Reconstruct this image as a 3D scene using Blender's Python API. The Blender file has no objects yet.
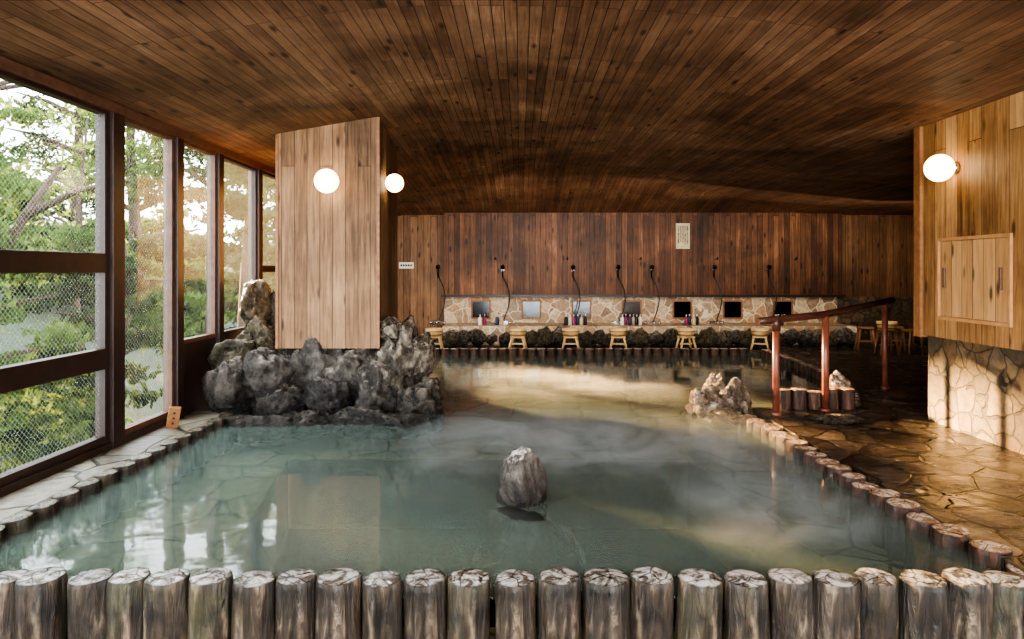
import bpy, bmesh, math, random
from mathutils import Vector, Matrix, noise
import numpy as np
random.seed(7)
S=bpy.context.scene
COL=S.collection
CZ=1.5

def srgb(r,g,b):
    f=lambda c:(c/255/12.92) if c/255<=0.04045 else ((c/255+0.055)/1.055)**2.4
    return (f(r),f(g),f(b),1.0)

# ---------------------------------------------------------------- materials
class NT:
    def __init__(s,name):
        s.m=bpy.data.materials.new(name); s.m.use_nodes=True
        s.t=s.m.node_tree; s.n=s.t.nodes; s.b=s.n["Principled BSDF"]; s.out=s.n["Material Output"]
        s.tc=s.n.new("ShaderNodeTexCoord")
    def new(s,t,**k):
        x=s.n.new(t)
        for a,v in k.items(): setattr(x,a,v)
        return x
    def l(s,a,b): s.t.links.new(a,b)
    def setv(s,sock,v):
        if isinstance(v,bpy.types.NodeSocket): s.l(v,sock)
        else: sock.default_value=v
    def math(s,op,a,b=0.5,clamp=False):
        x=s.new("ShaderNodeMath",operation=op,use_clamp=clamp)
        s.setv(x.inputs[0],a); s.setv(x.inputs[1],b); return x.outputs[0]
    def vscale(s,vec,sc):
        x=s.new("ShaderNodeMapping"); s.l(vec,x.inputs[0]); x.inputs['Scale'].default_value=sc; return x.outputs[0]
    def noise(s,vec,scale,detail=4,rough=0.55,dist=0):
        x=s.new("ShaderNodeTexNoise"); s.l(vec,x.inputs['Vector'])
        x.inputs['Scale'].default_value=scale; x.inputs['Detail'].default_value=detail
        x.inputs['Roughness'].default_value=rough; x.inputs['Distortion'].default_value=dist
        return x.outputs['Fac']
    def ramp(s,fac,stops,interp='LINEAR'):
        x=s.new("ShaderNodeValToRGB"); s.l(fac,x.inputs[0]); cr=x.color_ramp; cr.interpolation=interp
        while len(cr.elements)<len(stops): cr.elements.new(0.5)
        for e,(p,c) in zip(cr.elements,stops):
            e.position=p; e.color=c if len(c)==4 else (*c,1)
        return x.outputs[0]
    def mix(s,fac,a,b,blend='MIX'):
        x=s.new("ShaderNodeMix",data_type='RGBA',blend_type=blend)
        s.setv(x.inputs[0],fac); s.setv(x.inputs[6],a); s.setv(x.inputs[7],b); return x.outputs[2]
    def bump(s,h,strength=0.3,dist=0.02):
        x=s.new("ShaderNodeBump"); s.l(h,x.inputs['Height'])
        x.inputs['Strength'].default_value=strength; x.inputs['Distance'].default_value=dist
        s.l(x.outputs[0],s.b.inputs['Normal']); return x.outputs[0]
def g(v): return (v,v,v,1)

def plain(name,c,rough=0.5,metal=0,nscale=30,var=0.25):
    k=NT(name); n=k.noise(k.tc.outputs['Object'],nscale)
    r=k.ramp(n,[(0.3,tuple(x*(1-var) for x in c[:3])),(0.7,tuple(min(1,x*(1+var)) for x in c[:3]))])
    k.l(r,k.b.inputs['Base Color']); k.b.inputs['Roughness'].default_value=rough; k.b.inputs['Metallic'].default_value=metal
    return k.m

def planks(name,stops,axis,width=0.12,length=20,rough=0.45,gap=0.004,gapcol=(0.012,0.007,0.005),knots=True,stain=0.5,bumpS=0.4,grain=0.5,bias=0.3,rvar=0.4,spec=0.35):
    """axis 'z': vertical boards; 'y': boards run along y (ceiling)"""
    k=NT(name)
    sp=k.new("ShaderNodeSeparateXYZ"); k.l(k.tc.outputs['Object'],sp.inputs[0])
    X,Y,Z=sp.outputs
    if axis=='z': u=Z; v=k.math('ADD',X,Y)
    elif axis=='y': u=Y; v=X
    else: u=X; v=Z
    cb=k.new("ShaderNodeCombineXYZ"); k.l(k.math('ADD',u,50.0),cb.inputs[0]); k.l(k.math('ADD',v,50.0),cb.inputs[1])
    br=k.new("ShaderNodeTexBrick"); k.l(cb.outputs[0],br.inputs['Vector'])
    br.offset=0.37; br.offset_frequency=3
    br.inputs['Color1'].default_value=g(0); br.inputs['Color2'].default_value=g(1); br.inputs['Mortar'].default_value=g(0.5)
    br.inputs['Scale'].default_value=1; br.inputs['Mortar Size'].default_value=gap; br.inputs['Mortar Smooth'].default_value=0.3
    br.inputs['Bias'].default_value=0; br.inputs['Brick Width'].default_value=length; br.inputs['Row Height'].default_value=width
    rnd=k.new("ShaderNodeSeparateColor"); k.l(br.outputs['Color'],rnd.inputs[0]); rv=rnd.outputs[0]
    cg=k.new("ShaderNodeCombineXYZ"); k.l(k.math('MULTIPLY',u,0.9),cg.inputs[0]); k.l(k.math('MULTIPLY',v,16.0),cg.inputs[1]); k.l(k.math('MULTIPLY',rv,37.0),cg.inputs[2])
    gr=k.noise(cg.outputs[0],2.2,6,0.62,0.8)
    big=k.noise(k.tc.outputs['Object'],0.9,5,0.6,0.4)
    t=k.math('ADD',k.math('MULTIPLY',k.math('SUBTRACT',rv,.5),rvar),k.math('MULTIPLY',k.math('SUBTRACT',gr,0.5),grain*2))
    t=k.math('ADD',t,k.math('MULTIPLY',k.math('SUBTRACT',big,0.5),stain*1.6))
    t=k.math('ADD',t,bias+.2,True)
    col=k.ramp(t,stops)
    if knots:
        ck=k.new("ShaderNodeCombineXYZ"); k.l(k.math('MULTIPLY',u,2.3),ck.inputs[0]); k.l(k.math('MULTIPLY',v,7.0),ck.inputs[1]); k.l(k.math('MULTIPLY',rv,11.0),ck.inputs[2])
        vo=k.new("ShaderNodeTexVoronoi"); k.l(ck.outputs[0],vo.inputs['Vector']); vo.inputs['Scale'].default_value=1.0
        kn=k.ramp(vo.outputs['Distance'],[(0.08,g(0.22)),(0.2,g(1))])
        col=k.mix(1.0,col,kn,'MULTIPLY')
    col=k.mix(br.outputs['Fac'],col,(*gapcol,1))
    k.l(col,k.b.inputs['Base Color'])
    k.b.inputs['Roughness'].default_value=rough; k.b.inputs['Specular IOR Level'].default_value=spec
    h=k.math('SUBTRACT',k.math('MULTIPLY',gr,0.25),br.outputs['Fac'])
    k.bump(h,bumpS,0.006)
    return k.m

def flag(name,cols,mortar,scale=3,width=0.05,rough=0.4,bumpS=0.6,rvar=0.0,vec_scale=(1,1,1),mott=0.7,blot=0.0):
    k=NT(name); vec=k.vscale(k.tc.outputs['Object'],vec_scale)
    nz=k.new("ShaderNodeTexNoise"); k.l(vec,nz.inputs['Vector']); nz.inputs['Scale'].default_value=1.7*scale/3; nz.inputs['Detail'].default_value=3
    vm=k.new("ShaderNodeMix",data_type='RGBA',blend_type='LINEAR_LIGHT'); vm.inputs[0].default_value=0.12; k.l(vec,vm.inputs[6]); k.l(nz.outputs['Color'],vm.inputs[7]); v2=vm.outputs[2]
    a=k.new("ShaderNodeTexVoronoi",feature='F1'); b=k.new("ShaderNodeTexVoronoi",feature='DISTANCE_TO_EDGE')
    for q in (a,b): k.l(v2,q.inputs['Vector']); q.inputs['Scale'].default_value=scale; q.inputs['Randomness'].default_value=0.9
    sc=k.new("ShaderNodeSeparateColor"); k.l(a.outputs['Color'],sc.inputs[0])
    n=len(cols); base=k.ramp(sc.outputs[0],[(i/(n-1),c) for i,c in enumerate(cols)])
    nn=k.noise(k.tc.outputs['Object'],14,6,0.65)
    base=k.mix(mott,base,k.ramp(nn,[(0.25,g(0.4)),(0.75,g(1.5))]),'MULTIPLY')
    edge=k.ramp(b.outputs['Distance'],[(width*0.6,g(0)),(width,g(1))])
    col=k.mix(edge,(*mortar[:3],1),base)
    if blot: col=k.mix(blot,col,k.ramp(k.noise(k.tc.outputs['Object'],1.6,5,0.65,0.5),[(0.35,g(0.3)),(0.65,g(1.35))]),'MULTIPLY')
    k.l(col,k.b.inputs['Base Color'])
    r=k.math('ADD',k.math('MULTIPLY',k.math('SUBTRACT',k.noise(k.tc.outputs['Object'],2.5,5),0.5),rvar*2),rough,True)
    k.l(r,k.b.inputs['Roughness'])
    h=k.math('ADD',edge,k.math('MULTIPLY',nn,0.5)); k.bump(h,bumpS,0.015)
    return k.m

M={}
M['ceiling']=planks('ceiling_boards',[(0.0,srgb(54,37,28)),(0.45,srgb(112,81,60)),(0.8,srgb(146,111,86)),(1,srgb(174,142,114))],'y',0.084,1.7,0.58,0.0030,stain=0.95,grain=0.5,rvar=.3,spec=.32,bias=.29)
M['pillar']=planks('weathered_cedar_boards',[(0,srgb(66,46,30)),(0.4,srgb(122,92,66)),(1,srgb(178,144,108))],'z',0.135,20,0.62,0.003,stain=0.7,grain=0.55,bias=.22)
M['pale_clad']=planks('honey_cedar_boards',[(0,srgb(84,56,34)),(0.45,srgb(154,114,74)),(1,srgb(208,168,120))],'z',0.16,20,0.5,0.003,stain=0.7,grain=0.6,bias=.26)
M['dark_clad']=planks('dark_cedar_boards',[(0,srgb(32,19,13)),(0.5,srgb(88,56,37)),(0.85,srgb(128,86,58)),(1,srgb(158,112,80))],'z',0.11,20,0.5,0.004,stain=0.9,grain=0.6)
M['side_clad']=planks('brown_cedar_boards',[(0,srgb(60,40,28)),(0.5,srgb(122,88,62)),(0.85,srgb(156,118,84)),(1,srgb(180,142,106))],'z',0.14,20,0.5,0.004,stain=0.7,grain=0.6)
M['frame']=plain('dark_brown_frame',srgb(50,34,28),0.4,0,12,0.3)
M['framelite']=plain('red_brown_frame',srgb(92,64,50),0.45,0,12,0.3)
M['rustwall']=flag('splash_flagstone',[srgb(130,108,86),srgb(178,148,114),srgb(202,180,150),srgb(150,128,106),srgb(186,144,104)],srgb(212,196,170),4.6,0.05,0.5,mott=.9)
M['stonewall']=flag('flagstone_wall',[srgb(66,55,44),srgb(108,88,64),srgb(78,68,57),srgb(118,100,76),srgb(92,70,50)],srgb(54,46,38),4.6,0.04,0.6,mott=1.0,blot=.5)
M['paving']=flag('wet_crazy_paving',[srgb(66,59,54),srgb(82,74,67),srgb(52,48,45),srgb(102,91,81),srgb(70,62,56)],srgb(46,42,38),3.2,0.045,0.15,3.6,0.55,mott=1.0,blot=1.0)
M['frontfloor']=flag('front_paving',[srgb(74,58,46),srgb(100,82,64),srgb(60,50,42)],srgb(40,32,26),3,0.05,0.4)
M['poolfloor']=flag('pool_flagstone',[srgb(172,168,128),srgb(190,182,142),srgb(156,152,116),srgb(200,190,150),srgb(164,160,122)],srgb(116,114,88),2.1,0.03,0.5,0.3)
M['deep']=flag('deep_pool_tile',[srgb(50,82,78),srgb(56,88,84),srgb(48,78,74)],srgb(44,72,68),1.2,0.02,0.5,0.2)
M['ledge']=flag('ledge_stone',[srgb(130,126,112),srgb(154,148,132),srgb(112,108,98)],srgb(66,62,54),2.0,0.03,0.4,0.6,mott=.9)
M['lwood']=plain('pale_hinoki_wood',srgb(210,178,128),0.5,0,20,0.15)
M['midwood']=plain('brown_wood',srgb(140,98,64),0.5,0,20,0.25)
M['hoop']=plain('copper_hoop',srgb(150,100,50),0.35,0.8)
M['redpost']=plain('red_lacquered_rail',srgb(118,68,54),0.35,0,8,0.3)
M['darkrail']=plain('dark_handrail_wood',srgb(78,48,40),0.35,0,8,0.3)
M['chrome']=plain('chrome',srgb(200,200,200),0.18,1)
M['black']=plain('black_rubber',srgb(24,22,22),0.35)
M['white']=plain('white_plastic',srgb(226,222,212),0.5,0,5,0.05)
M['ink']=plain('black_ink',srgb(40,34,32),0.7)
M['magenta']=plain('magenta_plastic',srgb(140,50,90),0.35)
M['navy']=plain('navy_plastic',srgb(44,46,84),0.35)
M['cream']=plain('cream_plastic',srgb(190,176,146),0.4)
M['trunk']=plain('tree_bark',srgb(66,50,40),0.9,0,9,0.45)
k=NT('mirror'); k.b.inputs['Metallic'].default_value=1; k.b.inputs['Roughness'].default_value=0.15
k.l(k.ramp(k.noise(k.tc.outputs['Object'],4),[(0.3,g(0.06)),(0.7,g(0.11))]),k.b.inputs['Base Color']); M['mirror']=k.m

def rockmat(name,dark,mid,lite,top,topamt=0.6,wet=0.2):
    k=NT(name); o=k.tc.outputs['Object']; oi=k.new("ShaderNodeObjectInfo")
    n1=k.noise(o,3.2,8,0.65,0.6); n2=k.noise(o,16,6,0.7)
    c=k.ramp(n1,[(0.3,dark),(0.5,mid),(0.7,lite)])
    c=k.mix(0.75,c,k.ramp(n2,[(0.35,g(0.22)),(0.68,g(1.5))]),'MULTIPLY')
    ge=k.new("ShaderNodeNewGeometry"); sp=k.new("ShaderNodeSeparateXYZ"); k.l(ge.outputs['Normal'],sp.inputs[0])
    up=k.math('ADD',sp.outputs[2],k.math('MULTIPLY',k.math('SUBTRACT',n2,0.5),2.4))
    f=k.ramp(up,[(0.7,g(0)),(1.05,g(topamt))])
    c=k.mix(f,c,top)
    c=k.mix(0.9,c,k.ramp(oi.outputs['Random'],[(0,(0.5,0.49,0.48,1)),(.5,(0.85,0.83,0.81,1)),(1,(1.2,1.14,1.06,1))]),'MULTIPLY')
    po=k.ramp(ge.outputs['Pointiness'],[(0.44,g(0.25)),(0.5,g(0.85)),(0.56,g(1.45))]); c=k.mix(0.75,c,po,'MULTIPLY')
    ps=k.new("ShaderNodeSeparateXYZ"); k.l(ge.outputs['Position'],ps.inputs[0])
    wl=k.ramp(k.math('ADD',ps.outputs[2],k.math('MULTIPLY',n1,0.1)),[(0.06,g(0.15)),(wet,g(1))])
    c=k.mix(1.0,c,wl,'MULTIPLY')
    k.l(c,k.b.inputs['Base Color'])
    k.l(k.ramp(n1,[(0.3,g(0.13)),(0.7,g(0.42))]),k.b.inputs['Roughness'])
    k.bump(k.math('ADD',n2,n1),1.0,0.05)
    return k.m
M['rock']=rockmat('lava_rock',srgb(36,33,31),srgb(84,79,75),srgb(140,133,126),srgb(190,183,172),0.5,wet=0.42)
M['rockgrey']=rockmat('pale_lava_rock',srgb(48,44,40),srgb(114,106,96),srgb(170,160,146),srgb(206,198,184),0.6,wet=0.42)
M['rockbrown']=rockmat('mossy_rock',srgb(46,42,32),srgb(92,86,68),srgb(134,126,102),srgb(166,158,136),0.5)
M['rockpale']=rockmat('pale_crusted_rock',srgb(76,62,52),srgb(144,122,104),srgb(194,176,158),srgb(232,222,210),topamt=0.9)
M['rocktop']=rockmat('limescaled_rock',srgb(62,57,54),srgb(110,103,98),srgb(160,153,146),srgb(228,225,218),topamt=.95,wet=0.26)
M['rockdark']=plain('submerged_dark_stone',srgb(36,39,36),0.6,0,6,0.4)

def barkmat(name,a,b,c,green=0.0):
    k=NT(name); v=k.vscale(k.tc.outputs['Object'],(14,14,2.2))
    n=k.noise(v,1.4,7,0.7,0.7); n2=k.noise(k.tc.outputs['Object'],7,5,0.65)
    oi=k.new("ShaderNodeObjectInfo")
    col=k.ramp(n,[(0.32,a),(0.52,b),(0.75,c)])
    if green:
        gf=k.math('MULTIPLY',k.ramp(k.noise(k.tc.outputs['Object'],4.3,4,0.6),[(0.45,g(0)),(0.6,g(1))]),k.ramp(oi.outputs['Random'],[(0.7,g(0.0)),(0.95,g(green))]))
        col=k.mix(gf,col,srgb(62,68,44))
    col=k.mix(0.8,col,k.ramp(n2,[(0.35,g(0.12)),(0.7,g(1.45))]),'MULTIPLY')
    col=k.mix(0.75,col,k.ramp(oi.outputs['Random'],[(0,g(0.4)),(1,g(1.15))]),'MULTIPLY')
    k.l(col,k.b.inputs['Base Color']); k.b.inputs['Roughness'].default_value=0.33
    k.bump(n,0.9,0.035); return k.m
M['bark']=barkmat('weathered_log_side',srgb(25,20,16),srgb(74,62,50),srgb(154,135,112),.4)
M['barkred']=barkmat('red_log_side',srgb(30,19,14),srgb(88,58,42),srgb(134,96,70))
def endmat(name,base1,base2,scale_c,thr):
    k=NT(name); o=k.tc.outputs['Object']; oi=k.new("ShaderNodeObjectInfo")
    off=k.new("ShaderNodeVectorMath",operation='ADD'); k.l(o,off.inputs[0])
    cb=k.new("ShaderNodeCombineXYZ"); k.l(k.math('MULTIPLY',oi.outputs['Random'],40.0),cb.inputs[2]); k.l(cb.outputs[0],off.inputs[1])
    ln=k.new("ShaderNodeVectorMath",operation='LENGTH'); fl=k.vscale(o,(1,1,0)); k.l(fl,ln.inputs[0])
    wob=k.noise(off.outputs[0],6,3)
    rg=k.math('SINE',k.math('MULTIPLY',k.math('ADD',ln.outputs['Value'],k.math('MULTIPLY',wob,0.05)),420.0),0)
    base=k.ramp(k.math('ADD',k.math('MULTIPLY',rg,0.25),0.5),[(0,base1),(1,base2)])
    w=k.noise(off.outputs[0],13,7,0.7,0.8)
    col=k.mix(k.ramp(w,[(thr-0.05,g(0)),(thr+0.07,g(1))]),base,scale_c)
    vo=k.new("ShaderNodeTexVoronoi",feature='DISTANCE_TO_EDGE'); k.l(off.outputs[0],vo.inputs['Vector']); vo.inputs['Scale'].default_value=8
    cr=k.ramp(vo.outputs['Distance'],[(0.01,g(0.12)),(0.035,g(1))]); col=k.mix(0.8,col,cr,'MULTIPLY')
    rim=k.ramp(ln.outputs['Value'],[(0.08,g(1)),(0.096,g(0.25))]); col=k.mix(1.0,col,rim,'MULTIPLY')
    col=k.mix(0.7,col,k.ramp(oi.outputs['Random'],[(0,g(0.65)),(1,g(1.05))]),'MULTIPLY')
    k.l(col,k.b.inputs['Base Color']); k.b.inputs['Roughness'].default_value=0.25
    k.bump(w,0.7,0.014); return k.m
M['logend']=endmat('limescaled_log_end',srgb(70,63,57),srgb(112,104,95),srgb(192,191,188),0.49)
M['logendbrown']=endmat('brown_log_end',srgb(124,94,74),srgb(174,140,112),srgb(222,206,190),0.5)
M['logendgrey']=endmat('grey_log_end',srgb(92,88,78),srgb(126,120,106),srgb(150,144,130),0.5)

# wired glass
k=NT('wired_glass'); n=k.n
sp=k.new("ShaderNodeSeparateXYZ"); k.l(k.tc.outputs['Object'],sp.inputs[0])
def lines(expr):
    f=k.math('FRACT',k.math('MULTIPLY',expr,24.0),0); return k.math('LESS_THAN',f,0.15)
a=lines(k.math('ADD',k.math('ADD',sp.outputs[1],sp.outputs[2]),40.0)); b=lines(k.math('ADD',k.math('SUBTRACT',sp.outputs[1],sp.outputs[2]),40.0))
wm=k.math('ADD',k.math('MULTIPLY',k.math('MAXIMUM',a,b),0.66),0.012)
tr=k.new("ShaderNodeBsdfTransparent"); tr.inputs[0].default_value=(0.97,0.98,0.96,1)
gl=k.new("ShaderNodeBsdfGlossy"); gl.inputs['Roughness'].default_value=0.05
df=k.new("ShaderNodeBsdfTranslucent"); df.inputs[0].default_value=srgb(118,120,112)
d2=k.new("ShaderNodeBsdfDiffuse"); d2.inputs[0].default_value=srgb(120,122,114)
mm=k.new("ShaderNodeMixShader"); mm.inputs[0].default_value=0.5; k.l(df.outputs[0],mm.inputs[1]); k.l(d2.outputs[0],mm.inputs[2])
lw=k.new("ShaderNodeLayerWeight"); lw.inputs[0].default_value=0.5
fr=k.math('ADD',k.math('MULTIPLY',k.math('POWER',lw.outputs['Facing'],5.0),0.9),0.05,True)
m1=k.new("ShaderNodeMixShader"); k.l(fr,m1.inputs[0]); k.l(tr.outputs[0],m1.inputs[1]); k.l(gl.outputs[0],m1.inputs[2])
m2=k.new("ShaderNodeMixShader"); k.l(wm,m2.inputs[0]); k.l(m1.outputs[0],m2.inputs[1]); k.l(mm.outputs[0],m2.inputs[2])
k.l(m2.outputs[0],k.out.inputs[0]); M['glass']=k.m

# water
k=NT('milky_spring_water'); o=k.tc.outputs['Object']
nb=k.noise(k.vscale(o,(1,1.3,1)),2.4,2,0.45,0.2)
bp=k.new("ShaderNodeBump"); bp.inputs['Strength'].default_value=0.13; bp.inputs['Distance'].default_value=0.03; k.l(nb,bp.inputs['Height'])
fr=k.new("ShaderNodeFresnel"); fr.inputs[0].default_value=1.5; k.l(bp.outputs[0],fr.inputs['Normal'])
tr=k.new("ShaderNodeBsdfTransparent"); tr.inputs[0].default_value=(0.76,0.87,0.81,1)
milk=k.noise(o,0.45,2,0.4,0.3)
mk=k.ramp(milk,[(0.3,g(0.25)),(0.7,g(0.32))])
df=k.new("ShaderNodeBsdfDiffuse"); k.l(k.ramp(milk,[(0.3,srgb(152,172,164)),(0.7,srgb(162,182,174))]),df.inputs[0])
gl=k.new("ShaderNodeBsdfGlossy"); gl.inputs['Roughness'].default_value=0.05; k.l(bp.outputs[0],gl.inputs['Normal'])
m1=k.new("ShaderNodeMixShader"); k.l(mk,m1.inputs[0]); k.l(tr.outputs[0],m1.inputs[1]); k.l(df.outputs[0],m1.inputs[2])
m2=k.new("ShaderNodeMixShader"); k.l(fr.outputs[0],m2.inputs[0]); k.l(m1.outputs[0],m2.inputs[1]); k.l(gl.outputs[0],m2.inputs[2])
k.l(m2.outputs[0],k.out.inputs[0]); M['water']=k.m

def steammat(name,dens,thr0,thr1,scale):
    k=NT(name); o=k.tc.outputs['Object']
    n=k.noise(k.vscale(o,(.8,1,1.5)),scale,4,0.6,1.2)
    sp=k.new("ShaderNodeSeparateXYZ"); k.l(k.tc.outputs['Generated'],sp.inputs[0])
    def win(q,p): 
        w_=k.math('MULTIPLY',k.math('MULTIPLY',q,k.math('SUBTRACT',1.0,q)),4.0,True)
        return k.math('POWER',w_,p)
    f=k.math('MULTIPLY',win(sp.outputs[0],0.9),win(sp.outputs[1],0.9))
    f=k.math('MULTIPLY',f,k.math('SUBTRACT',1.0,sp.outputs[2],True))
    d=k.math('MULTIPLY',k.math('MULTIPLY',k.ramp(n,[(thr0,g(0.0)),(thr1,g(1))]),f),dens)
    pv_=k.new("ShaderNodeVolumePrincipled"); pv_.inputs['Color'].default_value=(.97,.96,.94,1); pv_.inputs['Anisotropy'].default_value=0.1
    k.l(d,pv_.inputs['Density']); k.l(pv_.outputs[0],k.out.inputs['Volume']); k.n.remove(k.b); return k.m
M['steam']=steammat('rising_steam',3.6,0.40,0.74,2.0)
M['steamfar']=steammat('drifting_steam',2.0,0.38,0.75,1.6)

k=NT('lamp_globe_glass'); k.b.inputs['Base Color'].default_value=(1,0.9,0.75,1); k.b.inputs['Emission Color'].default_value=(1,0.74,0.40,1); k.b.inputs['Emission Strength'].default_value=6; M['globe']=k.m

def leafmat(name,a,b,c):
    k=NT(name); n1=k.noise(k.tc.outputs['Object'],2.2,3)
    col=k.ramp(n1,[(0.3,a),(0.5,b),(0.72,c)])
    df=k.new("ShaderNodeBsdfDiffuse"); tl=k.new("ShaderNodeBsdfTranslucent"); k.l(col,df.inputs[0]); k.l(col,tl.inputs[0])
    m=k.new("ShaderNodeMixShader"); m.inputs[0].default_value=0.5; k.l(df.outputs[0],m.inputs[1]); k.l(tl.outputs[0],m.inputs[2]); k.l(m.outputs[0],k.out.inputs[0]); return k.m
M['leaf']=leafmat('green_leaves',srgb(44,62,30),srgb(78,98,48),srgb(126,144,76))
M['leafdark']=leafmat('dark_conifer_leaves',srgb(26,38,26),srgb(50,65,40),srgb(86,102,62))
M['ground']=plain('forest_ground',srgb(42,52,28),0.9,0,3,0.5)

# ---------------------------------------------------------------- geometry
class G:
    def __init__(s): s.v=[];s.f=[];s.m=[];s.sm=[]
    def add(s,v,f,mi=0,smooth=False):
        o=len(s.v); s.v+= [tuple(x) for x in v]; s.f+=[tuple(i+o for i in q) for q in f]; s.m+=[mi]*len(f); s.sm+=[smooth]*len(f); return s
    def box(s,x0,x1,y0,y1,z0,z1,mi=0):
        v=[(x,y,z) for z in(z0,z1) for y in(y0,y1) for x in(x0,x1)]
        return s.add(v,[(0,2,3,1),(4,5,7,6),(0,1,5,4),(2,6,7,3),(0,4,6,2),(1,3,7,5)],mi)
    def prism(s,poly,z0,z1,mi=0):
        n=len(poly); v=[(x,y,z0) for x,y in poly]+[(x,y,z1) for x,y in poly]
        return s.add(v,[tuple(reversed(range(n))),tuple(range(n,2*n))]+[(i,(i+1)%n,n+(i+1)%n,n+i) for i in range(n)],mi)
    def lathe(s,prof,n=20,c=(0,0,0),mi=0,smooth=True,cap=False):
        v=[];f=[]
        for r,z in prof:
            for i in range(n):
                a=2*math.pi*i/n; v.append((c[0]+r*math.cos(a),c[1]+r*math.sin(a),c[2]+z))
        for j in range(len(prof)-1):
            for i in range(n):
                f.append((j*n+i,j*n+(i+1)%n,(j+1)*n+(i+1)%n,(j+1)*n+i))
        s.add(v,f,mi,smooth)
        return s
    def tube(s,pts,rad,n=10,mi=0,smooth=True):
        pts=[Vector(p) for p in pts]
        if not isinstance(rad,(list,tuple)): rad=[rad]*len(pts)
        v=[];f=[]; up=None
        for i,p in enumerate(pts):
            d=(pts[min(i+1,len(pts)-1)]-pts[max(i-1,0)]).normalized()
            if up is None: up=d.orthogonal().normalized()
            up=(up-d*up.dot(d)).normalized(); sd=d.cross(up)
            for q in range(n):
                a=2*math.pi*q/n; v.append(p+(up*math.cos(a)+sd*math.sin(a))*rad[i])
        for j in range(len(pts)-1):
            for i in range(n): f.append((j*n+i,j*n+(i+1)%n,(j+1)*n+(i+1)%n,(j+1)*n+i))
        f2=[tuple(reversed(range(n))),tuple(range(len(v)-n,len(v)))]
        s.add(v,f,mi,smooth); o=len(s.v)-len(v); s.f+=[tuple(i+o for i in q) for q in f2]; s.m+=[mi]*2; s.sm+=[False]*2
        return s
    def obj(s,name,mats,parent=None,loc=(0,0,0),bevel=0,label=None,cat=None,kind=None,group=None):
        me=bpy.data.meshes.new(name); me.from_pydata(s.v,[],s.f); me.update()
        for m in (mats if isinstance(mats,list) else [mats]): me.materials.append(M[m] if isinstance(m,str) else m)
        me.polygons.foreach_set('material_index',s.m); me.polygons.foreach_set('use_smooth',s.sm)
        bm=bmesh.new(); bm.from_mesh(me); bmesh.ops.recalc_face_normals(bm,faces=bm.faces); bm.to_mesh(me); bm.free()
        ob=bpy.data.objects.new(name,me); COL.objects.link(ob); ob.location=loc
        if parent: ob.parent=parent
        if bevel:
            b=ob.modifiers.new('bevel','BEVEL'); b.width=bevel; b.segments=2; b.limit_method='ANGLE'
        tag(ob,label,cat,kind,group); return ob
def tag(ob,label=None,cat=None,kind=None,group=None):
    if label: ob['label']=label
    if cat: ob['category']=cat
    if kind: ob['kind']=kind
    if group: ob['group']=group
def empty(name,loc,label,cat,group=None):
    e=bpy.data.objects.new(name,None); COL.objects.link(e); e.location=loc; e.empty_display_size=0.1; tag(e,label,cat,None,group); return e
def dup(src,loc,rot=None,scale=None,label=None):
    o=src.copy(); COL.objects.link(o); o.location=loc
    if rot is not None: o.rotation_euler=rot
    if scale is not None: o.scale=scale
    if label: o['label']=label
    for c in src.children:
        q=c.copy(); COL.objects.link(q); q.parent=o
        for c2 in c.children:
            q2=c2.copy(); COL.objects.link(q2); q2.parent=q
    return o

# ---------------------------------------------------------------- ceiling
def smin(a,b,kk):
    h=max(kk-abs(a-b),0)/kk; return min(a,b)-h*h*kk*0.25
def ht(X,Y):
    l=1.32+0.17*(X+3.3); r=max(1.37+0.107*(3.85-X),1.15)
    t=smin(smin(l,1.71,0.09),r,0.09)
    return min(t,1.13+0.19*(14-Y),max(1.13+.14*(X+2.4)+.068*(14-Y),1.0))
def zc(X,Y): return CZ+ht(X,Y)
gx=np.arange(-3.42,9.3,0.1); gy=np.arange(-2.2,14.3,0.1)
c=G(); v=[(x,y,zc(x,y)) for y in gy for x in gx]; nx=len(gx)
c.add(v,[(j*nx+i,j*nx+i+1,(j+1)*nx+i+1,(j+1)*nx+i) for j in range(len(gy)-1) for i in range(nx-1)],0,True)
c.obj('ceiling','ceiling',label='sloping ceiling of red-brown cedar boards',kind='structure')

# ---------------------------------------------------------------- walls right
FZ=0.07
G().box(3.85,4.05,-2.2,6.55,0.88,3.0).obj('wall_right','pale_clad',label='honey coloured cedar board cladding',kind='structure')
G().box(3.90,4.05,-2.2,6.50,0.0,0.88).obj('wall_right_base','stonewall',label='crazy flagstone lower wall under the cladding',kind='structure')
G().box(3.82,4.07,6.5,6.6,0.86,2.95).obj('trim_1','midwood',label='corner board of the cedar wall',kind='structure')
G().box(4.05,9.3,6.5,6.6,0,3.0).obj('wall_front','dark_clad',label='dark cedar cross wall',kind='structure')
G().box(9.2,9.3,6.6,14.2,0,3.0).obj('wall_right_far','side_clad',label='brown cedar side wall',kind='structure')
b=G().box(-3.4,9.3,14.0,14.2,0,3.0); b.obj('wall_back','side_clad',label='brown cedar board back wall',kind='structure')
G().box(-1.55,6.55,13.82,14.0,0.98,2.75).obj('trim_2','dark_clad',label='raised dark cedar panel above the mirrors',kind='structure')
G().box(-1.55,6.5,13.93,14.0,0.4,0.98).obj('trim_3','rustwall',label='flagstone splashback behind the wash stations',kind='structure')
G().box(6.5,9.2,13.9,14.0,0.05,0.95).obj('trim_4','stonewall',label='stone lower wall in the corner',kind='structure')
G().box(-1.6,6.6,13.79,13.82,0.95,1.0).obj('trim_5','frame',label='dark ledge strip below the cedar panel',kind='structure')
edge=[(3.46,7.08),(3.72,7.6),(3.95,8.3),(4.12,9.0),(4.22,9.8),(4.28,10.8),(4.3,12.05)]
G().prism([(2.40,2.95),(9.3,2.95),(9.3,12.05)]+edge[::-1]+[(2.40,7.08)],-0.5,FZ).obj('floor','paving',label='wet brown crazy paving deck',kind='structure')
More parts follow.
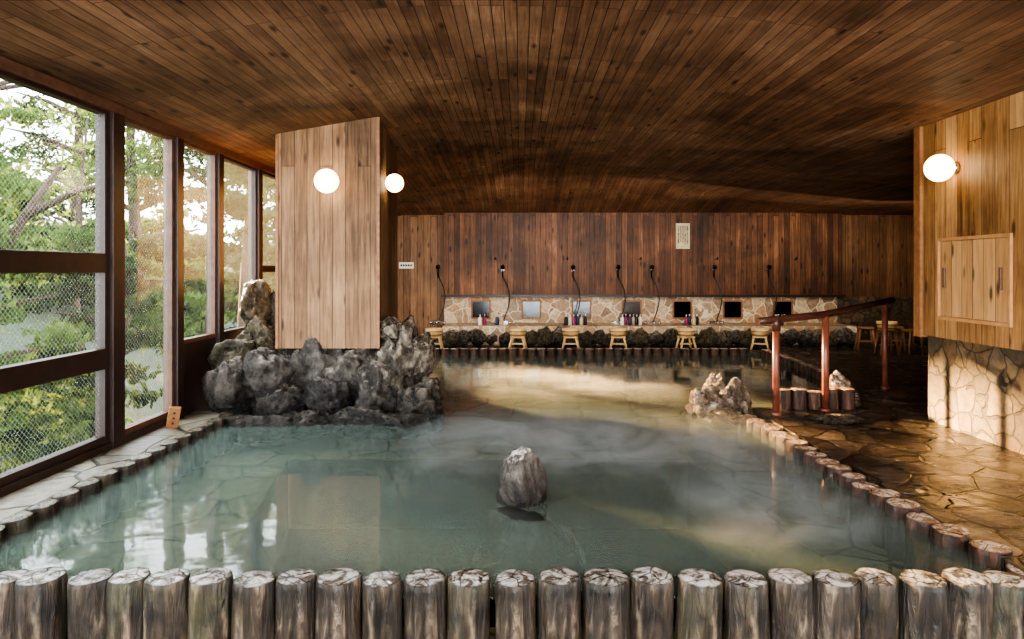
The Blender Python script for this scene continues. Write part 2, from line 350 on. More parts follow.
G().box(-3.4,9.3,12.05,14.2,-0.5,0.05).obj('floor_back','paving',label='wet paving by the wash stations',kind='structure')
G().box(-3.4,-2.2,7.6,12.05,-0.5,0.05).obj('floor_side','paving',label='paving beside the windows',kind='structure')
G().box(-3.4,3.9,-2.2,3.08,-0.5,-0.3).obj('floor_front','frontfloor',label='dark stone floor before the log edging',kind='structure')
pz=-0.26; pd=-0.9
o4=[(-3.0,3.0),(4.35,3.0),(4.35,12.1),(-3.0,12.1)]; i4=[(-1.65,3.35),(1.95,3.35),(1.55,6.3),(-2.15,6.3)]
p=G(); vv=[(x,y,pz) for x,y in o4]+[(x,y,pz) for x,y in i4]
p.add(vv,[(i,(i+1)%4,4+(i+1)%4,4+i) for i in range(4)],0)
vv=[(x,y,pz) for x,y in i4]+[(x,y,pd) for x,y in i4]
p.add(vv,[(i,(i+1)%4,4+(i+1)%4,4+i) for i in range(4)]+[(4,5,6,7)],1)
p.obj('pool_basin',['poolfloor','deep'],label='stone pool basin with flagstone shelf and deep centre',cat='pool')
wp=[(-2.95,3.1),(2.42,3.1),(2.42,7.08)]+edge+[(-2.95,12.05)]
w=G().add([(x,y,0) for x,y in wp],[tuple(range(len(wp)))])
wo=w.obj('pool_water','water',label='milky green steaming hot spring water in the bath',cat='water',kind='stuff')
for p_ in wo.data.polygons:
    if p_.normal.z<0: wo.data.flip_normals(); break
G().box(-1.6,1.6,-1.0,1.0,0,.22).obj('steam','steam',loc=(.6,5.75,.012),label='thin white steam drifting over the hot bath',cat='steam',kind='stuff')
G().box(-2.35,2.35,-1.5,1.5,0,.11).obj('steam','steamfar',loc=(1.4,9.1,.012),label='thin white steam drifting over the far bath',cat='steam',kind='stuff')
G().box(-.6,.6,-.7,.7,0,.2).obj('steam','steam',loc=(1.55,4.2,.012),label='thin white steam wisp over the hot bath',cat='steam',kind='stuff')

# ---------------------------------------------------------------- left window wall
X0=-3.3; WT=2.76
def window(n,y0,y1,z0,z1,rails,mat='frame',fw=0.045,label=''):
    e=bpy.data.objects.new('window_%d'%n,None); COL.objects.link(e); e.location=(X0,(y0+y1)/2,z0)
    tag(e,label,None,'structure')
    fr=G(); L=(y1-y0)/2; H=z1-z0; tw=.03
    fr.box(-0.05,0.03,-L,-L+fw,0,H).box(-0.05,0.03,L-fw,L,0,H).box(-0.05,0.03,-L+fw,L-fw,0,fw).box(-0.05,0.03,-L+fw,L-fw,H-tw,H)
    zs=[fw]
    for a,b_ in rails:
        fr.box(-0.05,0.04,-L+fw,L-fw,a-z0,b_-z0); zs+= [a-z0,b_-z0]
    zs.append(H-tw)
    fr.obj('frame',mat,e,bevel=0.004)
    for i in range(0,len(zs),2):
        G().add([(-.012,-L+fw,zs[i]),(-.012,L-fw,zs[i]),(-.012,L-fw,zs[i+1]),(-.012,-L+fw,zs[i+1])],[(0,1,2,3)]).obj('glass_pane','glass',e)
window(1,3.45,5.42,0.13,WT,[(0.72,0.88),(1.48,1.63)],'frame',0.06,'dark framed window with three stacked wired panes')
window(2,1.3,3.33,0.13,WT,[(0.72,0.88),(1.48,1.63)],'frame',0.06,'dark framed window with three stacked wired panes')
window(3,-0.9,1.18,0.13,WT,[(0.72,0.88),(1.48,1.63)],'frame',0.06,'dark framed window with three stacked wired panes')
window(4,5.58,6.44,0.13,WT,[],'framelite',0.05,'tall narrow brown framed wired glass window')
window(5,6.56,7.33,0.78,WT,[],'framelite',0.04,'brown framed wired glass window above board wall')
window(6,7.45,8.45,0.78,WT,[],'frame',0.04,'brown framed wired glass window above board wall')
window(7,8.57,9.9,0.78,WT,[(1.48,1.56)],'frame',0.05,'dark framed window with a cross rail')
window(8,10.02,11.6,0.78,WT,[(1.48,1.56)],'frame',0.05,'dark framed window with a cross rail')
window(9,11.72,13.2,0.78,WT,[(1.48,1.56)],'frame',0.05,'dark framed window with a cross rail')
def st(name,mat,lab,*b):
    q=G()
    for x in b: q.box(*x)
    return q.obj(name,mat,label=lab,kind='structure',bevel=0.004)
st('trim_6','frame','dark window posts and beams',*[(X0-0.08,X0+0.06,a,b_,0.05,WT+.01) for a,b_ in [(5.42,5.58),(3.33,3.45),(1.18,1.3),(-1.0,-0.9),(6.44,6.56),(7.33,7.45),(8.45,8.57),(9.9,10.02),(11.6,11.72),(13.2,13.32)]])
st('trim_7','framelite','brown head beam over the windows',(X0-0.09,X0+0.07,-2.2,14,WT,2.86))
st('trim_8','frame','dark sill beam below the windows',(X0-0.08,X0+0.05,-2.2,6.5,0.0,0.13))
G().box(X0-0.09,X0+0.02,6.56,13.2,-0.3,0.78).box(X0-0.09,X0+0.02,13.32,14.0,-0.3,2.7).box(X0-0.09,X0+0.02,-2.2,-1.0,0.13,2.7).obj('wall_left','frame',label='dark board wall below and beside windows',kind='structure')
G().box(X0-0.08,-2.95,3.0,6.9,-0.5,0.075).obj('trim_9','ledge',label='pale stone ledge running below the windows',kind='structure',bevel=0.01)

# ---------------------------------------------------------------- pillar
pc=[(-2.57,7.2),(-1.5,7.2),(-1.62,9.0),(-2.69,9.0)]
pv=[(x,y,0.67) for x,y in pc]+[(x,y,zc(x,y)-0.001) for x,y in pc]
G().add(pv,[(0,1,5,4),(1,2,6,5),(2,3,7,6),(3,0,4,7),(0,3,2,1),(4,5,6,7)]).obj('trim_10','pillar',label='boxed pillar clad in weathered cedar boards',kind='structure')
q=G().box(-1.515,-1.485,7.185,7.215,0.67,zc(-1.5,7.2)-0.01).box(-2.585,-2.555,7.185,7.215,0.67,zc(-2.57,7.2)-0.01)
q.obj('trim_11','midwood',label='corner strips of the cedar pillar',kind='structure')

# ---------------------------------------------------------------- lamps
def lamp(loc,r,wall_dir,lab):
    e=empty('wall_lamp',loc,lab,'lamp',None)
    G().lathe([(max(0.001,r*math.sin(math.pi*i/16)),-r*math.cos(math.pi*i/16)) for i in range(17)],24).obj('lamp_globe','globe',e)
    d=Vector(wall_dir)
    G().tube([d*(r*0.8),d*(r*1.0),d*(r*1.25)],[0.045,0.05,0.06],16).obj('lamp_base','chrome',e)
lamp((-2.0,7.03,2.42),0.125,(0,1,0),'glowing round white globe lamp on the pillar front')
lamp((-1.43,7.75,2.49),0.105,(-1,0,0),'glowing round white globe lamp on the pillar side')
lamp((3.70,6.0,2.40),0.12,(1,0,0),'glowing round white globe lamp on the honey cedar wall')

# ---------------------------------------------------------------- rocks
def rockmesh(seed,sub=4,crag=1.0,taper=0.0,ncut=16,blunt=0.0):
    bm=bmesh.new(); bmesh.ops.create_icosphere(bm,subdivisions=sub,radius=1)
    o=Vector((seed*3.17,seed*1.7,seed*5.3)); rs=random.Random(seed)
    planes=[]
    for _ in range(ncut):
        planes.append((Vector((rs.gauss(0,1),rs.gauss(0,1),rs.gauss(0,.8))).normalized(),rs.uniform(0.66,0.95)))
    for v_ in bm.verts:
        p_=v_.co.copy()
        dirn=(p_+0.16*Vector((noise.noise(p_*2+o),noise.noise(p_*2-o),noise.noise(p_*2+o*2)))).normalized()
        r=1.08
        for nn,dd in planes:
            c_=dirn.dot(nn)
            if c_>0.05: r=min(r,dd/c_)
        r+=crag*(0.17*noise.noise(p_*1.8+o)+0.10*noise.noise(p_*4+o)+0.13*(0.3-abs(noise.noise(p_*4.5+o*2)))+0.09*(0.3-abs(noise.noise(p_*10+o)))+0.035*noise.noise(p_*22+o))
        q=p_*r
        if taper: k_=1-taper*q.z; q.x*=k_; q.y*=k_
        if blunt and q.z>blunt: q.z=blunt+(q.z-blunt)*0.4
        v_.co=q
    me=bpy.data.meshes.new('rock'); bm.to_mesh(me); bm.free()
    me.polygons.foreach_set('use_smooth',[True]*len(me.polygons)); return me
def rock(x,y,z,rx,ry,rz,seed,mat='rock',sub=4,crag=1.0,lab='dark craggy lava rock at the pool edge',grp=None,rot=0,name='rock',taper=0.0,ncut=16,blunt=0.0):
    me=rockmesh(seed,sub,crag,taper,ncut,blunt)
    me.transform(Matrix.Diagonal((rx*1.12,ry*1.12,rz*1.12,1)))
    me.materials.append(M[mat]); ob=bpy.data.objects.new(name,me); COL.objects.link(ob); ob.location=(x,y,z); ob.rotation_euler=(0,0,rot)
    tag(ob,lab,'rock',None,grp); return ob
gp='lava rocks around the pillar foot'
R=[(-2.24,7.42,.38,.36,.36,.38,'rock',.7,'large craggy dark boulder under the cedar pillar'),
(-1.76,7.40,.40,.34,.34,.36,'rock',.7,'large craggy dark boulder under the cedar pillar'),
(-1.28,7.45,.48,.25,.42,.44,'rockgrey',1.6,'tall craggy grey rock beside the pillar'),
(-1.03,7.0,.10,.24,.28,.24,'rockgrey',1.5,'low craggy rock at the water edge'),
(-1.62,6.80,-.02,.36,.22,.13,'rock',.8,'low dark wet rock in the water'),
(-2.68,7.15,.34,.28,.28,.36,'rock',.6,'rounded dark rock beside the ledge'),
(-3.0,7.2,.60,.22,.26,.20,'rockbrown',.7,'brown mossy rock stacked by the window'),
(-2.98,7.0,.28,.22,.24,.28,'rock',.6,'dark grey rock by the window wall'),
(-2.62,6.66,-.05,.46,.22,.11,'rock',.8,'flat dark wet rock in the water'),
(-3.03,7.9,1.02,.20,.27,.30,'rockbrown',.9,'tall mossy rock against the window'),
(-2.78,8.0,.86,.22,.25,.34,'rockbrown',.9,'mossy rock against the window'),
(-2.88,7.6,.62,.26,.3,.30,'rockbrown',.8,'grey-brown rock stacked by the window'),
(-2.12,6.78,-.02,.32,.22,.12,'rock',.8,'small dark wet rock'),
(-1.20,6.70,-.03,.30,.2,.11,'rock',.8,'small dark wet rock'),
(-1.75,8.2,.25,.35,.6,.38,'rock',1,'grey rock along the pillar side'),
(-2.15,8.0,.3,.6,.6,.42,'rock',1,'big rock carrying the pillar'),
(-2.2,9.9,.0,.5,.5,.15,'rock',1,'low rock at the water edge'),
(-1.38,7.42,.84,.15,.2,.14,'rockgrey',1.6,'craggy rock on top of the tall rock'),
(-1.10,7.35,.58,.14,.2,.2,'rockgrey',1.6,'craggy rock on the side of the tall rock'),
(-2.48,7.02,.12,.22,.2,.24,'rock',.7,'dark rock wedged between larger rocks'),
(-2.0,7.05,.14,.24,.2,.22,'rock',.7,'dark rock wedged between larger rocks'),
(-1.50,7.05,.20,.22,.2,.28,'rock',.9,'dark rock wedged between larger rocks')]
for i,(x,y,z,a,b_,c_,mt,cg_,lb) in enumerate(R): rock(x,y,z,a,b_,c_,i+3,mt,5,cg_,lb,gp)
rock(0.02,4.45,-0.06,.150,.15,.44,47,'rocktop',5,0.45,'blunt upright rock with white limescale rising from the water',taper=0.30,ncut=6,blunt=.62)
rock(0.02,4.22,-0.27,.34,.46,.24,44,'rockdark',4,0.35,'submerged base rock under the limescaled rock')
g2='jagged rocks at the pool corner'
rock(1.94,7.08,.08,.18,.19,.18,51,'rockpale',5,1.4,'jagged pale sunlit rock at the pool corner',g2)
rock(2.22,7.0,.10,.15,.18,.21,66,'rockpale',5,1.4,'jagged pale sunlit rock at the pool corner',g2,taper=.2)
rock(2.10,6.85,.0,.27,.16,.11,53,'rock',4,1.2,'low wet rock at the pool corner',g2)
rock(2.08,7.24,.15,.14,.14,.20,58,'rockpale',5,1.4,'jagged pale sunlit rock at the pool corner',g2,taper=.2)
rock(3.40,7.3,.18,.13,.13,.2,54,'rockpale',4,1.0,'small rough rock behind the log row',g2)
rock(3.02,6.45,FZ,.22,.16,.045,55,'rock',4,0.6,'flat dark stone on the paving')
proto=[rockmesh(60+i,3,1.1) for i in range(5)]
for i,me in enumerate(proto): me.materials.append(M['rockgrey' if i!=2 else 'rockbrown'])
g3='dark rocks lining the wash counter'
for i in range(30):
    x=-1.35+i*0.262
    for (yy,zz,sc) in [(13.1,0.17,0.19)]:
        ob=bpy.data.objects.new('rock',random.choice(proto)); COL.objects.link(ob); s_=sc*random.uniform(0.75,1.25)
        ob.location=(x,yy+random.uniform(-.04,.04),zz+random.uniform(-.03,.05)); ob.scale=(s_*random.uniform(.85,1.35),s_*0.9,s_*random.uniform(.85,1.15)); ob.rotation_euler=(0,0,random.uniform(-.5,.5))
        tag(ob,'dark rounded rock lining the wash counter','rock',None,g3)

# ---------------------------------------------------------------- logs
def logmesh(seed,r,h,mats):
    rs=random.Random(seed); n=36; prof=[(1.0,-h),(1.0,-h*0.6),(0.99,-h*0.3),(0.985,-0.03),(0.97,-0.012),(0.93,0.0)]
    G_=G(); v_=[];f_=[]
    ph=[rs.uniform(0,6.28) for _ in range(5)]; am=[rs.uniform(.004,.016) for _ in range(5)]
    cracks=[(rs.uniform(0,6.28),rs.uniform(.01,.035)) for _ in range(3)]
    for (pr,z) in prof:
        for i in range(n):
            a=2*math.pi*i/n
            rr=r*pr*(1+sum(am[q]*math.sin((q+2)*a+ph[q]) for q in range(5)))
            for ca,cd in cracks:
                d_=abs((a-ca+math.pi)%(2*math.pi)-math.pi)
                if d_<0.12: rr*=1-cd
            v_.append((rr*math.cos(a),rr*math.sin(a),z))
    for j in range(len(prof)-1):
        for i in range(n): f_.append((j*n+i,j*n+(i+1)%n,(j+1)*n+(i+1)%n,(j+1)*n+i))
    G_.add(v_,f_,0,True)
    top=v_[-n:]; ctr=(0,0,0.006)
    mid=[(x*0.5,y*0.5,0.005+rs.uniform(-.002,.002)) for x,y,z in top]
    G_.add(top+mid+[ctr],[(i,(i+1)%n,n+(i+1)%n,n+i) for i in range(n)]+[(n+i,n+(i+1)%n,2*n) for i in range(n)],1,False)
    ob=G_.obj('log_post',mats); me=ob.data; bpy.data.objects.remove(ob); return me
front=[logmesh(100+i,0.0995,0.42,['bark','logend']) for i in range(7)]
side=[logmesh(120+i,0.10,0.36,['barkred','logendbrown']) for i in range(5)]
left=[logmesh(140+i,0.10,0.42,['bark','logendgrey']) for i in range(5)]
small=[logmesh(160+i,0.082,0.30,['barkred','logendbrown']) for i in range(4)]
def put(me,x,y,z,s=1,lab='',grp='',tilt=0.03):
    ob=bpy.data.objects.new('log_post',me); COL.objects.link(ob); ob.location=(x,y,z); ob.scale=(s,s,1)
    ob.rotation_euler=(random.uniform(-tilt,tilt),random.uniform(-tilt,tilt),random.uniform(0,6.28)); tag(ob,lab,'log',None,grp)
px=[-36,5,42,92,128,169,211,255,297,338,382,425,469,515,559,606,652,700,745,790,836,877,922,966,1003]
rad=[21,20,22,21,20,21,21,21,20,23,20,22,22,21,22,24,22,23,22,22,23,21,22,22,21]
for i,(x,r_) in enumerate(zip(px,rad)):
    put(front[i%7],(x-520)/680*3.1,3.1+random.uniform(-.012,.012),0.1+random.uniform(-.008,.008),r_*3.1/680/0.1,'weathered upright log with white limescaled end','front row of log edging',.025)
sx=[(2.45,3.51),(2.40,3.74),(2.38,3.96),(2.37,4.17),(2.36,4.37),(2.34,4.56),(2.345,4.75),(2.33,4.94),(2.33,5.12),(2.325,5.30),(2.32,5.48),(2.32,5.65),(2.31,5.82),(2.31,6.0),(2.305,6.18),(2.30,6.36),(2.29,6.54),(2.27,6.72),(2.47,3.27)]
for x,y in sx:
    put(random.choice(side),x-.02,y,FZ+random.uniform(-.016,.004),random.uniform(.98,1.06)*(1 if y<4.5 else .9),'low round log slice edging the paving','log edging beside the paving')
for i in range(5):
    put(random.choice(small),2.72+i*0.165,7.04,0.26+random.uniform(-.02,.02),1,'upright brown log in the low barrier','low log barrier by the handrail')
def along(pts,step):
    out=[]; acc=0
    for a,b_ in zip(pts[:-1],pts[1:]):
        L=math.hypot(b_[0]-a[0],b_[1]-a[1]); t=acc
        while t<L: out.append((a[0]+(b_[0]-a[0])*t/L,a[1]+(b_[1]-a[1])*t/L)); t+=step
        acc=t-L
    return out
for x,y in along(edge,.17)[1:]:
    put(random.choice(small),x,y,FZ+.035,1,'small brown log edging the back pool','log edging of the back pool')
for i in range(36):
    put(random.choice(small),-2.0+i*0.17,12.03,0.11,1,'small brown log edging the wash area','log edging by the wash stations')
y=3.3
while y<6.9:
    put(random.choice(left),-2.95,y,0.068,1.05+random.uniform(-.05,.05),'grey weathered upright log at the ledge','log edging of the window ledge',0.0); y+=0.215

# ---------------------------------------------------------------- handrail
e=empty('handrail',(2.53,6.72,FZ),'red-brown wooden handrail with three posts','handrail')
P=[(2.53,6.72,0.99),(3.1,6.9,1.03),(4.4,8.2,1.10)]
o=Vector((2.53,6.72,FZ))
for i,pp in enumerate(P):
    b_=Vector((pp[0],pp[1],FZ-.02))-o; t_=Vector(pp)-o
    G().tube([b_,(b_+t_)/2,t_],0.034,16).tube([b_,b_+Vector((0,0,0.05))],0.05,16).obj('post','redpost',e)
pts=[Vector((2.33,6.66,0.975)),Vector((2.42,6.69,0.985))]+[Vector(p_) for p_ in P]+[Vector((4.6,8.4,1.11))]
G().tube([p_-o+Vector((0,0,0.02)) for p_ in pts],0.036,14).obj('rail','darkrail',e)
G().tube([Vector(P[0])-o+Vector((0,0,-0.09)),Vector(P[0])-o+Vector((0,0,0.05))],0.045,14).obj('rail_bracket','darkrail',e)

# ---------------------------------------------------------------- cabinet hatch on right wall
e=empty('wall_cabinet',(3.85,5.78,1.05),'honey cedar hatch with framed doors and dark handles','cabinet')
L=.47;H=.74
fm=plain('hatch_frame_wood',srgb(184,136,92),0.5,0,10,0.2)
cl=planks('hatch_boards',[(0,srgb(126,86,54)),(0.5,srgb(184,142,98)),(1,srgb(220,180,134))],'z',0.14,20,0.5,0.003,stain=.3,grain=.5)
G().box(-.022,0,-L,-L+.03,0,H).box(-.022,0,L-.03,L,0,H).box(-.022,0,-L+.03,L-.03,0,.03).box(-.022,0,-L+.03,L-.03,H-.03,H).obj('frame',fm,e,bevel=.003)
for s_ in(-1,1):
    a,b_=(-L+.034,-.004) if s_<0 else (.004,L-.034)
    d=G().box(-.010,0,a,b_,.034,H-.034).obj('door',cl,e,bevel=.002)
    yy=-.36 if s_<0 else .36
    G().box(-.03,-.010,yy-.012,yy+.012,.29,.47).obj('handle','framelite',d,bevel=.005)

# ---------------------------------------------------------------- wash stations
G().box(-1.5,6.5,13.1,13.93,0.05,0.42).obj('wash_counter','rustwall',label='stone wash counter along the back wall',cat='counter',bevel=.02)
for i in range(7):
    x=-.8+1.03*i
    e=empty('wall_mirror',(x,13.93,.50),'small square mirror in dark frame above the counter','mirror','mirrors over the wash counter')
    G().box(-.2,.2,-.03,0,0,.03).box(-.2,.2,-.03,0,.35,.38).box(-.2,-.17,-.03,0,.03,.35).box(.17,.2,-.03,0,.03,.35).obj('frame','midwood',e)
    G().box(-.17,.17,-.015,0,.03,.35).obj('mirror_glass','mirror',e)
def shower(x,first=[None]):
    if first[0] is None:
        e=empty('shower',(x,13.82,1.5),'black hand shower with hanging hose and chrome mixer','shower','hand showers along the wash counter')
        G().box(-.02,.02,-.05,0.0,-.02,.03).tube([(0,-.03,0),(0,-.09,.02)],.014,8).obj('bracket','chrome',e)
        G().tube([(0,-.08,-.14),(0,-.085,0),(0,-.10,.06)],[.014,.016,.018],8).tube([(0,-.09,.08),(0,-.15,.05)],[.03,.045],14).obj('shower_head','black',e)
        pts=[]
        for t in range(15):
            s_=t/14; pts.append((0.14*math.sin(s_*math.pi)*1.0+0.0*s_,-.08-.12*s_,-.14-.92*s_+0.05*math.sin(s_*math.pi)))
        G().tube(pts,.012,8).obj('hose','black',e)
        G().box(-.11,.11,-.24,-.14,-1.10,-1.02).tube([(0,-.2,-1.03),(0,-.32,-1.0),(0,-.38,-1.06)],.016,8).tube([(-.11,-.19,-1.06),(-.16,-.19,-1.06)],.03,10).tube([(.11,-.19,-1.06),(.16,-.19,-1.06)],.03,10).obj('mixer','chrome',e)
        first[0]=e
    else: dup(first[0],(x,13.82,1.5))
for x in(-1.65,-.35,1.07,1.98,2.66,3.92,5.02): shower(x)
def stool(loc,rot=0,first={},grp='wooden stools at the wash stations',lab='low wooden bath stool with splayed legs',mat='lwood',h=.26):
    if mat not in first:
        e=empty('stool',loc,lab,'stool',grp)
        G().box(-.13,.13,-.11,.11,h-.03,h).obj('seat',mat,e,bevel=.006)
        for sx in(-1,1):
            for sy in (-1,1):
                G().tube([(sx*.15,sy*.10,0),(sx*.10,sy*.08,h-.03)],.02,8).obj('leg',mat,e)
        G().box(-.12,.12,-.012,.012,h*.35,h*.35+.03).obj('stretcher',mat,e)
        first[mat]=e
    else:
        dup(first[mat],loc,(0,0,rot))
def tub(loc,first=[None]):
    if first[0] is None:
        e=empty('wash_tub',loc,'pale hinoki wood wash tub with metal hoops','tub','wash tubs on the stools')
        G().lathe([(0.001,.01),(.12,.01),(.12,0),(.135,0),(.165,.14),(.15,.14),(.122,.02),(.001,.02)],20).obj('body','lwood',e)
        G().lathe([(.1375,.02),(.1425,.02),(.1445,.035),(.1395,.035)],20).lathe([(.153,.085),(.161,.085),(.163,.1),(.155,.1)],20).obj('hoop','hoop',e)
        first[0]=e
    else: dup(first[0],loc)
for i,x in enumerate((-1.57,-.04,.93,1.8,3.04,4.39)):
    stool((x,12.45,.05),random.uniform(-.4,.4),h=.24); tub((x,12.45,.29))
for i,(x,y,z) in enumerate(((6.2,11.5,FZ),(6.65,11.55,FZ),(6.25,12.3,.05),(6.85,12.4,.05))):
    stool((x,y,z),random.uniform(-.5,.5),grp='spare stools in the corner',lab='spare brown wooden stool standing by the corner wall',mat='midwood',h=.42)
tub((6.2,11.5,FZ+.42))
def bottle(col,lab):
    e=empty('pump_bottle',(0,0,0),lab,'bottle','pump bottles on the wash counter')
    G().lathe([(.001,0),(.034,0),(.036,.01),(.036,.13),(.03,.15),(.012,.16),(.012,.17)],14).obj('body',col,e)
    G().tube([(0,0,.165),(0,0,.205)],.008,8).tube([(0,0,.205),(0,-.045,.20)],.009,8).obj('pump','white',e); return e
protoB=[bottle('white','plain white plastic pump bottle'),bottle('magenta','magenta pump bottle with white pump'),bottle('navy','navy pump bottle with white pump'),bottle('cream','cream coloured plastic pump bottle'),bottle('black','black pump bottle with white pump')]
used=set()
k_=0
for cx in (-.78,-.45,.9,1.05,1.2,2.0,2.15,2.28,3.25,3.4,5.0,5.12):
    for j in range(2):
        b_=k_%5; k_+=1; loc=(cx+j*.085,13.3+.1*j,.42)
        if b_ not in used: protoB[b_].location=loc; used.add(b_)
        else: dup(protoB[b_],loc)
e=empty('notice_sign',((683-520)/680*13.8,13.82,1.93),'white vertical notice board with lines of small writing','sign')
G().box(-.14,.14,-.015,.0,0,.52).obj('board','cream',e,bevel=.003)
t=G(); rs=random.Random(3)
for cxx in (.09,.045,0,-.045,-.09):
    z=.47
    while z>rs.uniform(.05,.15):
        w_=rs.uniform(.008,.016); t.box(cxx-w_,cxx+w_,-.018,-.015,z-.018,z-rs.uniform(0,.008)); z-=.024
t.obj('writing','ink',e)
e=empty('notice_plate',((406-520)/680*13.95,14.0,1.53),'small white plate with dark writing','sign')
G().box(-.15,.15,-.012,0,0,.13).obj('board','white',e)
t=G()
for i in range(5): t.box(-.12+i*.05,-.085+i*.05,-.015,-.012,.045,.085)
t.obj('writing','ink',e)
for x in (.96,2.45,-.5,5.6,4.0):
    e=empty('wall_hook',(x,13.82,1.72),'small dark hook on the cedar panel','hook','hooks on the cedar panel')
    G().tube([(0,0,0),(0,-.05,0),(0,-.06,.04)],.014,8).lathe([(.001,0),(.03,0),(.03,.01),(.001,.01)],12,(0,-.005,-.005)).obj('peg','black',e)
e=empty('wooden_tag',(-3.15,6.15,.075),'small orange wooden block with peg holes leaning on the ledge','wooden tag')
w_=G().box(-.05,.05,-.02,.02,0,.2).obj('board','midwood',e,bevel=.006)
e.rotation_euler=(.25,0.15,.5)
G().tube([(0,-.021,.05),(0,-.024,.05)],.01,8).tube([(0,-.021,.1),(0,-.024,.1)],.01,8).tube([(0,-.021,.15),(0,-.024,.15)],.01,8).obj('peg_hole','ink',e)

# ---------------------------------------------------------------- outside
gr=G(); xs=np.linspace(-60,-3.5,36); ys=np.linspace(-5,80,50)
def gz(x,y): return -1.2+(0.22*max(0,-x-16)) + 0.5*noise.noise(Vector((x*.2,y*.2,0)))
v=[(x,y,gz(x,y)) for y in ys for x in xs]; nx=len(xs)
gr.add(v,[(j*nx+i,j*nx+i+1,(j+1)*nx+i+1,(j+1)*nx+i) for j in range(len(ys)-1) for i in range(nx-1)],0,True)
gr.obj('ground','ground',label='forest floor outside the windows',kind='structure')
def foliage(seed,rx,rz,zc_,n,leaf,nclu):
    rs=np.random.RandomState(seed)
    d=rs.normal(size=(nclu,3)); d/=np.linalg.norm(d,axis=1)[:,None]; rr=rs.uniform(.35,1,nclu)[:,None]
    cc=d*rr*np.array([rx,rx,rz])+np.array([0,0,zc_])
    idx=rs.randint(0,nclu,n); c_=cc[idx]+rs.normal(size=(n,3))*np.array([.3,.3,.13])*rx*0.42
    a=rs.normal(size=(n,3)); a/=np.linalg.norm(a,axis=1)[:,None]
    b_=rs.normal(size=(n,3)); b_-= (a*b_).sum(1)[:,None]*a; b_/=np.linalg.norm(b_,axis=1)[:,None]
    s_=leaf*rs.uniform(.6,1.3,n)[:,None]
    V=np.stack([c_-a*s_,c_+b_*s_*.45,c_+a*s_,c_-b_*s_*.45],1).reshape(-1,3)
    me=bpy.data.meshes.new('foliage'); me.from_pydata(V.tolist(),[],np.arange(4*n).reshape(-1,4).tolist()); return me
def treeobj(x,y,h,crown,seed,leafm,n=9000,leaf=.07,lean=(0,0),zfrac=.62,nclu=40,r0=None,lab='leafy green tree outside the windows'):
    z0=gz(x,y)-.1
    e=empty('tree',(x,y,z0),lab,'tree'); rs=random.Random(seed)
    pts=[];n_=8
    for i in range(n_):
        t=i/(n_-1); pts.append(Vector((lean[0]*t*t+.12*math.sin(t*5+seed),lean[1]*t+.12*math.cos(t*4+seed),h*t*.95)))
    r0=r0 or h*.022; T=G().tube(pts,[r0*(1-.75*i/(n_-1)) for i in range(n_)],10)
    for i in range(9):
        j=rs.randint(2,n_-2); s_=pts[j]; an=rs.uniform(0,6.28); L_=crown*rs.uniform(.6,1)
        T.tube([s_,s_+Vector((math.cos(an)*L_*.5,math.sin(an)*L_*.5,L_*.25)),s_+Vector((math.cos(an)*L_,math.sin(an)*L_,L_*.35))],[r0*.4,r0*.25,r0*.08],6)
    T.obj('trunk','trunk',e)
    me=foliage(seed,crown,h*.42,h*zfrac,n,leaf,nclu); me.materials.append(M[leafm])
    f_=bpy.data.objects.new('foliage',me); COL.objects.link(f_); f_.parent=e; f_['kind']='stuff'
T_=[(-6.3,7.4,4.4,1.3,1,'leaf',(.9,.6)),(-9.5,10.8,6.4,1.8,3,'leaf',(.3,-.5)),
(-7.6,19.2,11,1.5,4,'leafdark',(0,0)),(-10.9,24,10.5,2.4,6,'leafdark',(0,.4)),(-17,30,12,3.2,7,'leaf',(0,0)),(-24,37,14,4,9,'leafdark',(0,0)),
(-13.5,13,8.5,2.0,15,'leafdark',(0,0)),(-19,16.5,11,2.8,16,'leaf',(0,0)),(-5.9,9.6,3.6,1.0,17,'leafdark',(.2,.2)),(-12,35,13,3,19,'leaf',(0,0)),(-12,18.6,7.4,1.6,21,'leaf',(0,0))]  # last tree: sparse crown added in the sun's path to dapple the right wall
for x,y,h,cr,sd,lm,ln in T_:
    treeobj(x,y,h,cr,sd,lm,400 if sd==21 else int(4400 if h<5 else 6200),.045+.008*h,ln,r0=.26 if sd==4 else (.1 if sd==21 else h*.03))
shm=[]
for i in range(4):
    me=foliage(30+i,1,.8,.5,3500,.085,30); me.materials.append(M['leaf' if i%2 else 'leafdark']); shm.append(me)
rs=random.Random(5)
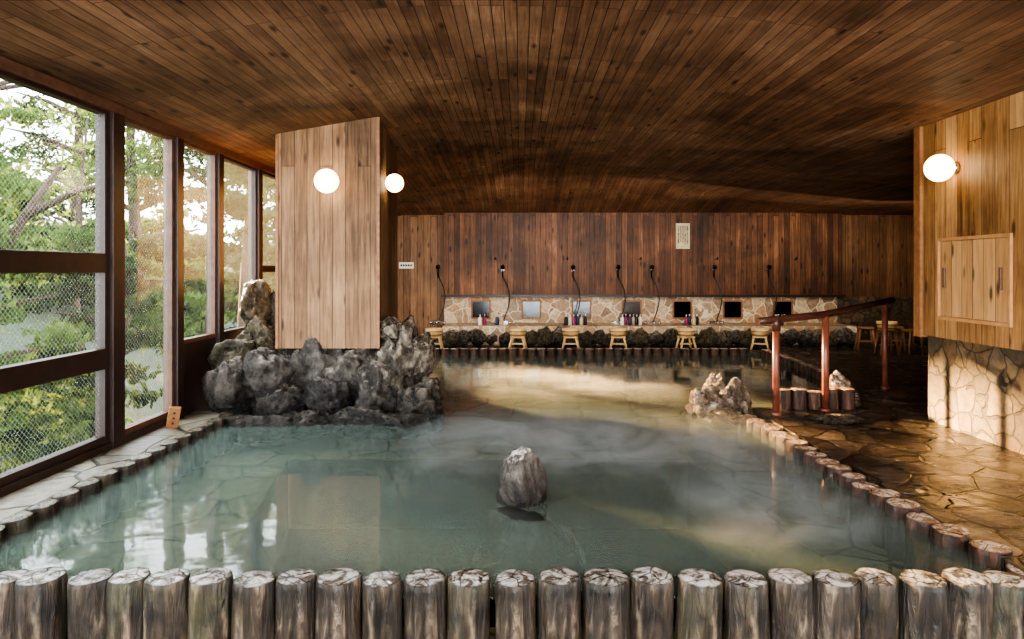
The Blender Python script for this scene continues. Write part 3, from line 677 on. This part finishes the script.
sh=[(-5.2,5.0,.75),(-5.3,6.2,.75),(-5.4,7.6,.8),(-6.0,9.2,.9),(-7.6,10.6,1.1),(-9,8.3,1.1),(-12,13,1.5),(-10.5,10.5,1.3),(-16,15,1.9),(-13,26,2.1),(-9.5,25,1.9),(-20,19.5,2.2),(-23,23,2.4),(-27,30,3.0),(-20,31,2.8),(-31,26,3.0),(-26,38,3.4),(-18,37,3.0),(-33,36,3.6),(-30,20,3.0),(-38,45,4.2),(-26,48,4),(-18,47,4),(-40,33,4.0)]
for i,(x,y,s_) in enumerate(sh):
    ob=bpy.data.objects.new('shrub',shm[i%4]); COL.objects.link(ob); ob.location=(x,y,gz(x,y)); ob.scale=(s_,s_,s_); ob.rotation_euler=(0,0,rs.uniform(0,6)); tag(ob,'dense green shrub outside the windows','shrub','stuff')

# ---------------------------------------------------------------- light
w=bpy.data.worlds.new('World'); S.world=w; w.use_nodes=True
bg=w.node_tree.nodes['Background']; bg.inputs[0].default_value=(0.86,0.94,1.0,1); bg.inputs[1].default_value=9.5
def light(t,name,loc,d,energy,col,**k):
    l=bpy.data.lights.new(name,t); l.energy=energy; l.color=col
    for a,v in k.items(): setattr(l,a,v)
    o_=bpy.data.objects.new(name,l); COL.objects.link(o_); o_.location=loc; o_.rotation_euler=Vector(d).to_track_quat('-Z','Y').to_euler(); return o_
light('SUN','sun',(0,0,10),(7.15,-6.3,-2.05),80,(1,.62,.27),angle=.05)
light('AREA','rear_fill_light',(0.5,-1.6,2.3),(0,1,-0.1),300,(1,.89,.77),shape='RECTANGLE',size=5,size_y=1.2)  # added fill behind the camera to lift the interior, not a room fixture
light('AREA','wash_area_fill',(3.5,11.0,2.2),(0,1,-0.5),80,(1,.84,.66),shape='RECTANGLE',size=9,size_y=.5)  # unseen fill added to brighten the back wall, facing away from the camera

cam=bpy.data.cameras.new('Camera'); co=bpy.data.objects.new('Camera',cam); COL.objects.link(co)
co.location=(0,0,CZ); co.rotation_euler=(math.pi/2,0,0); cam.sensor_width=36; cam.lens=680/1024*36
cam.shift_y=-49.5/1024; cam.shift_x=-8/1024; cam.clip_end=300
S.camera=co
S.view_settings.view_transform='AgX'
S.view_settings.look='AgX - High Contrast'
S.view_settings.exposure=0.15
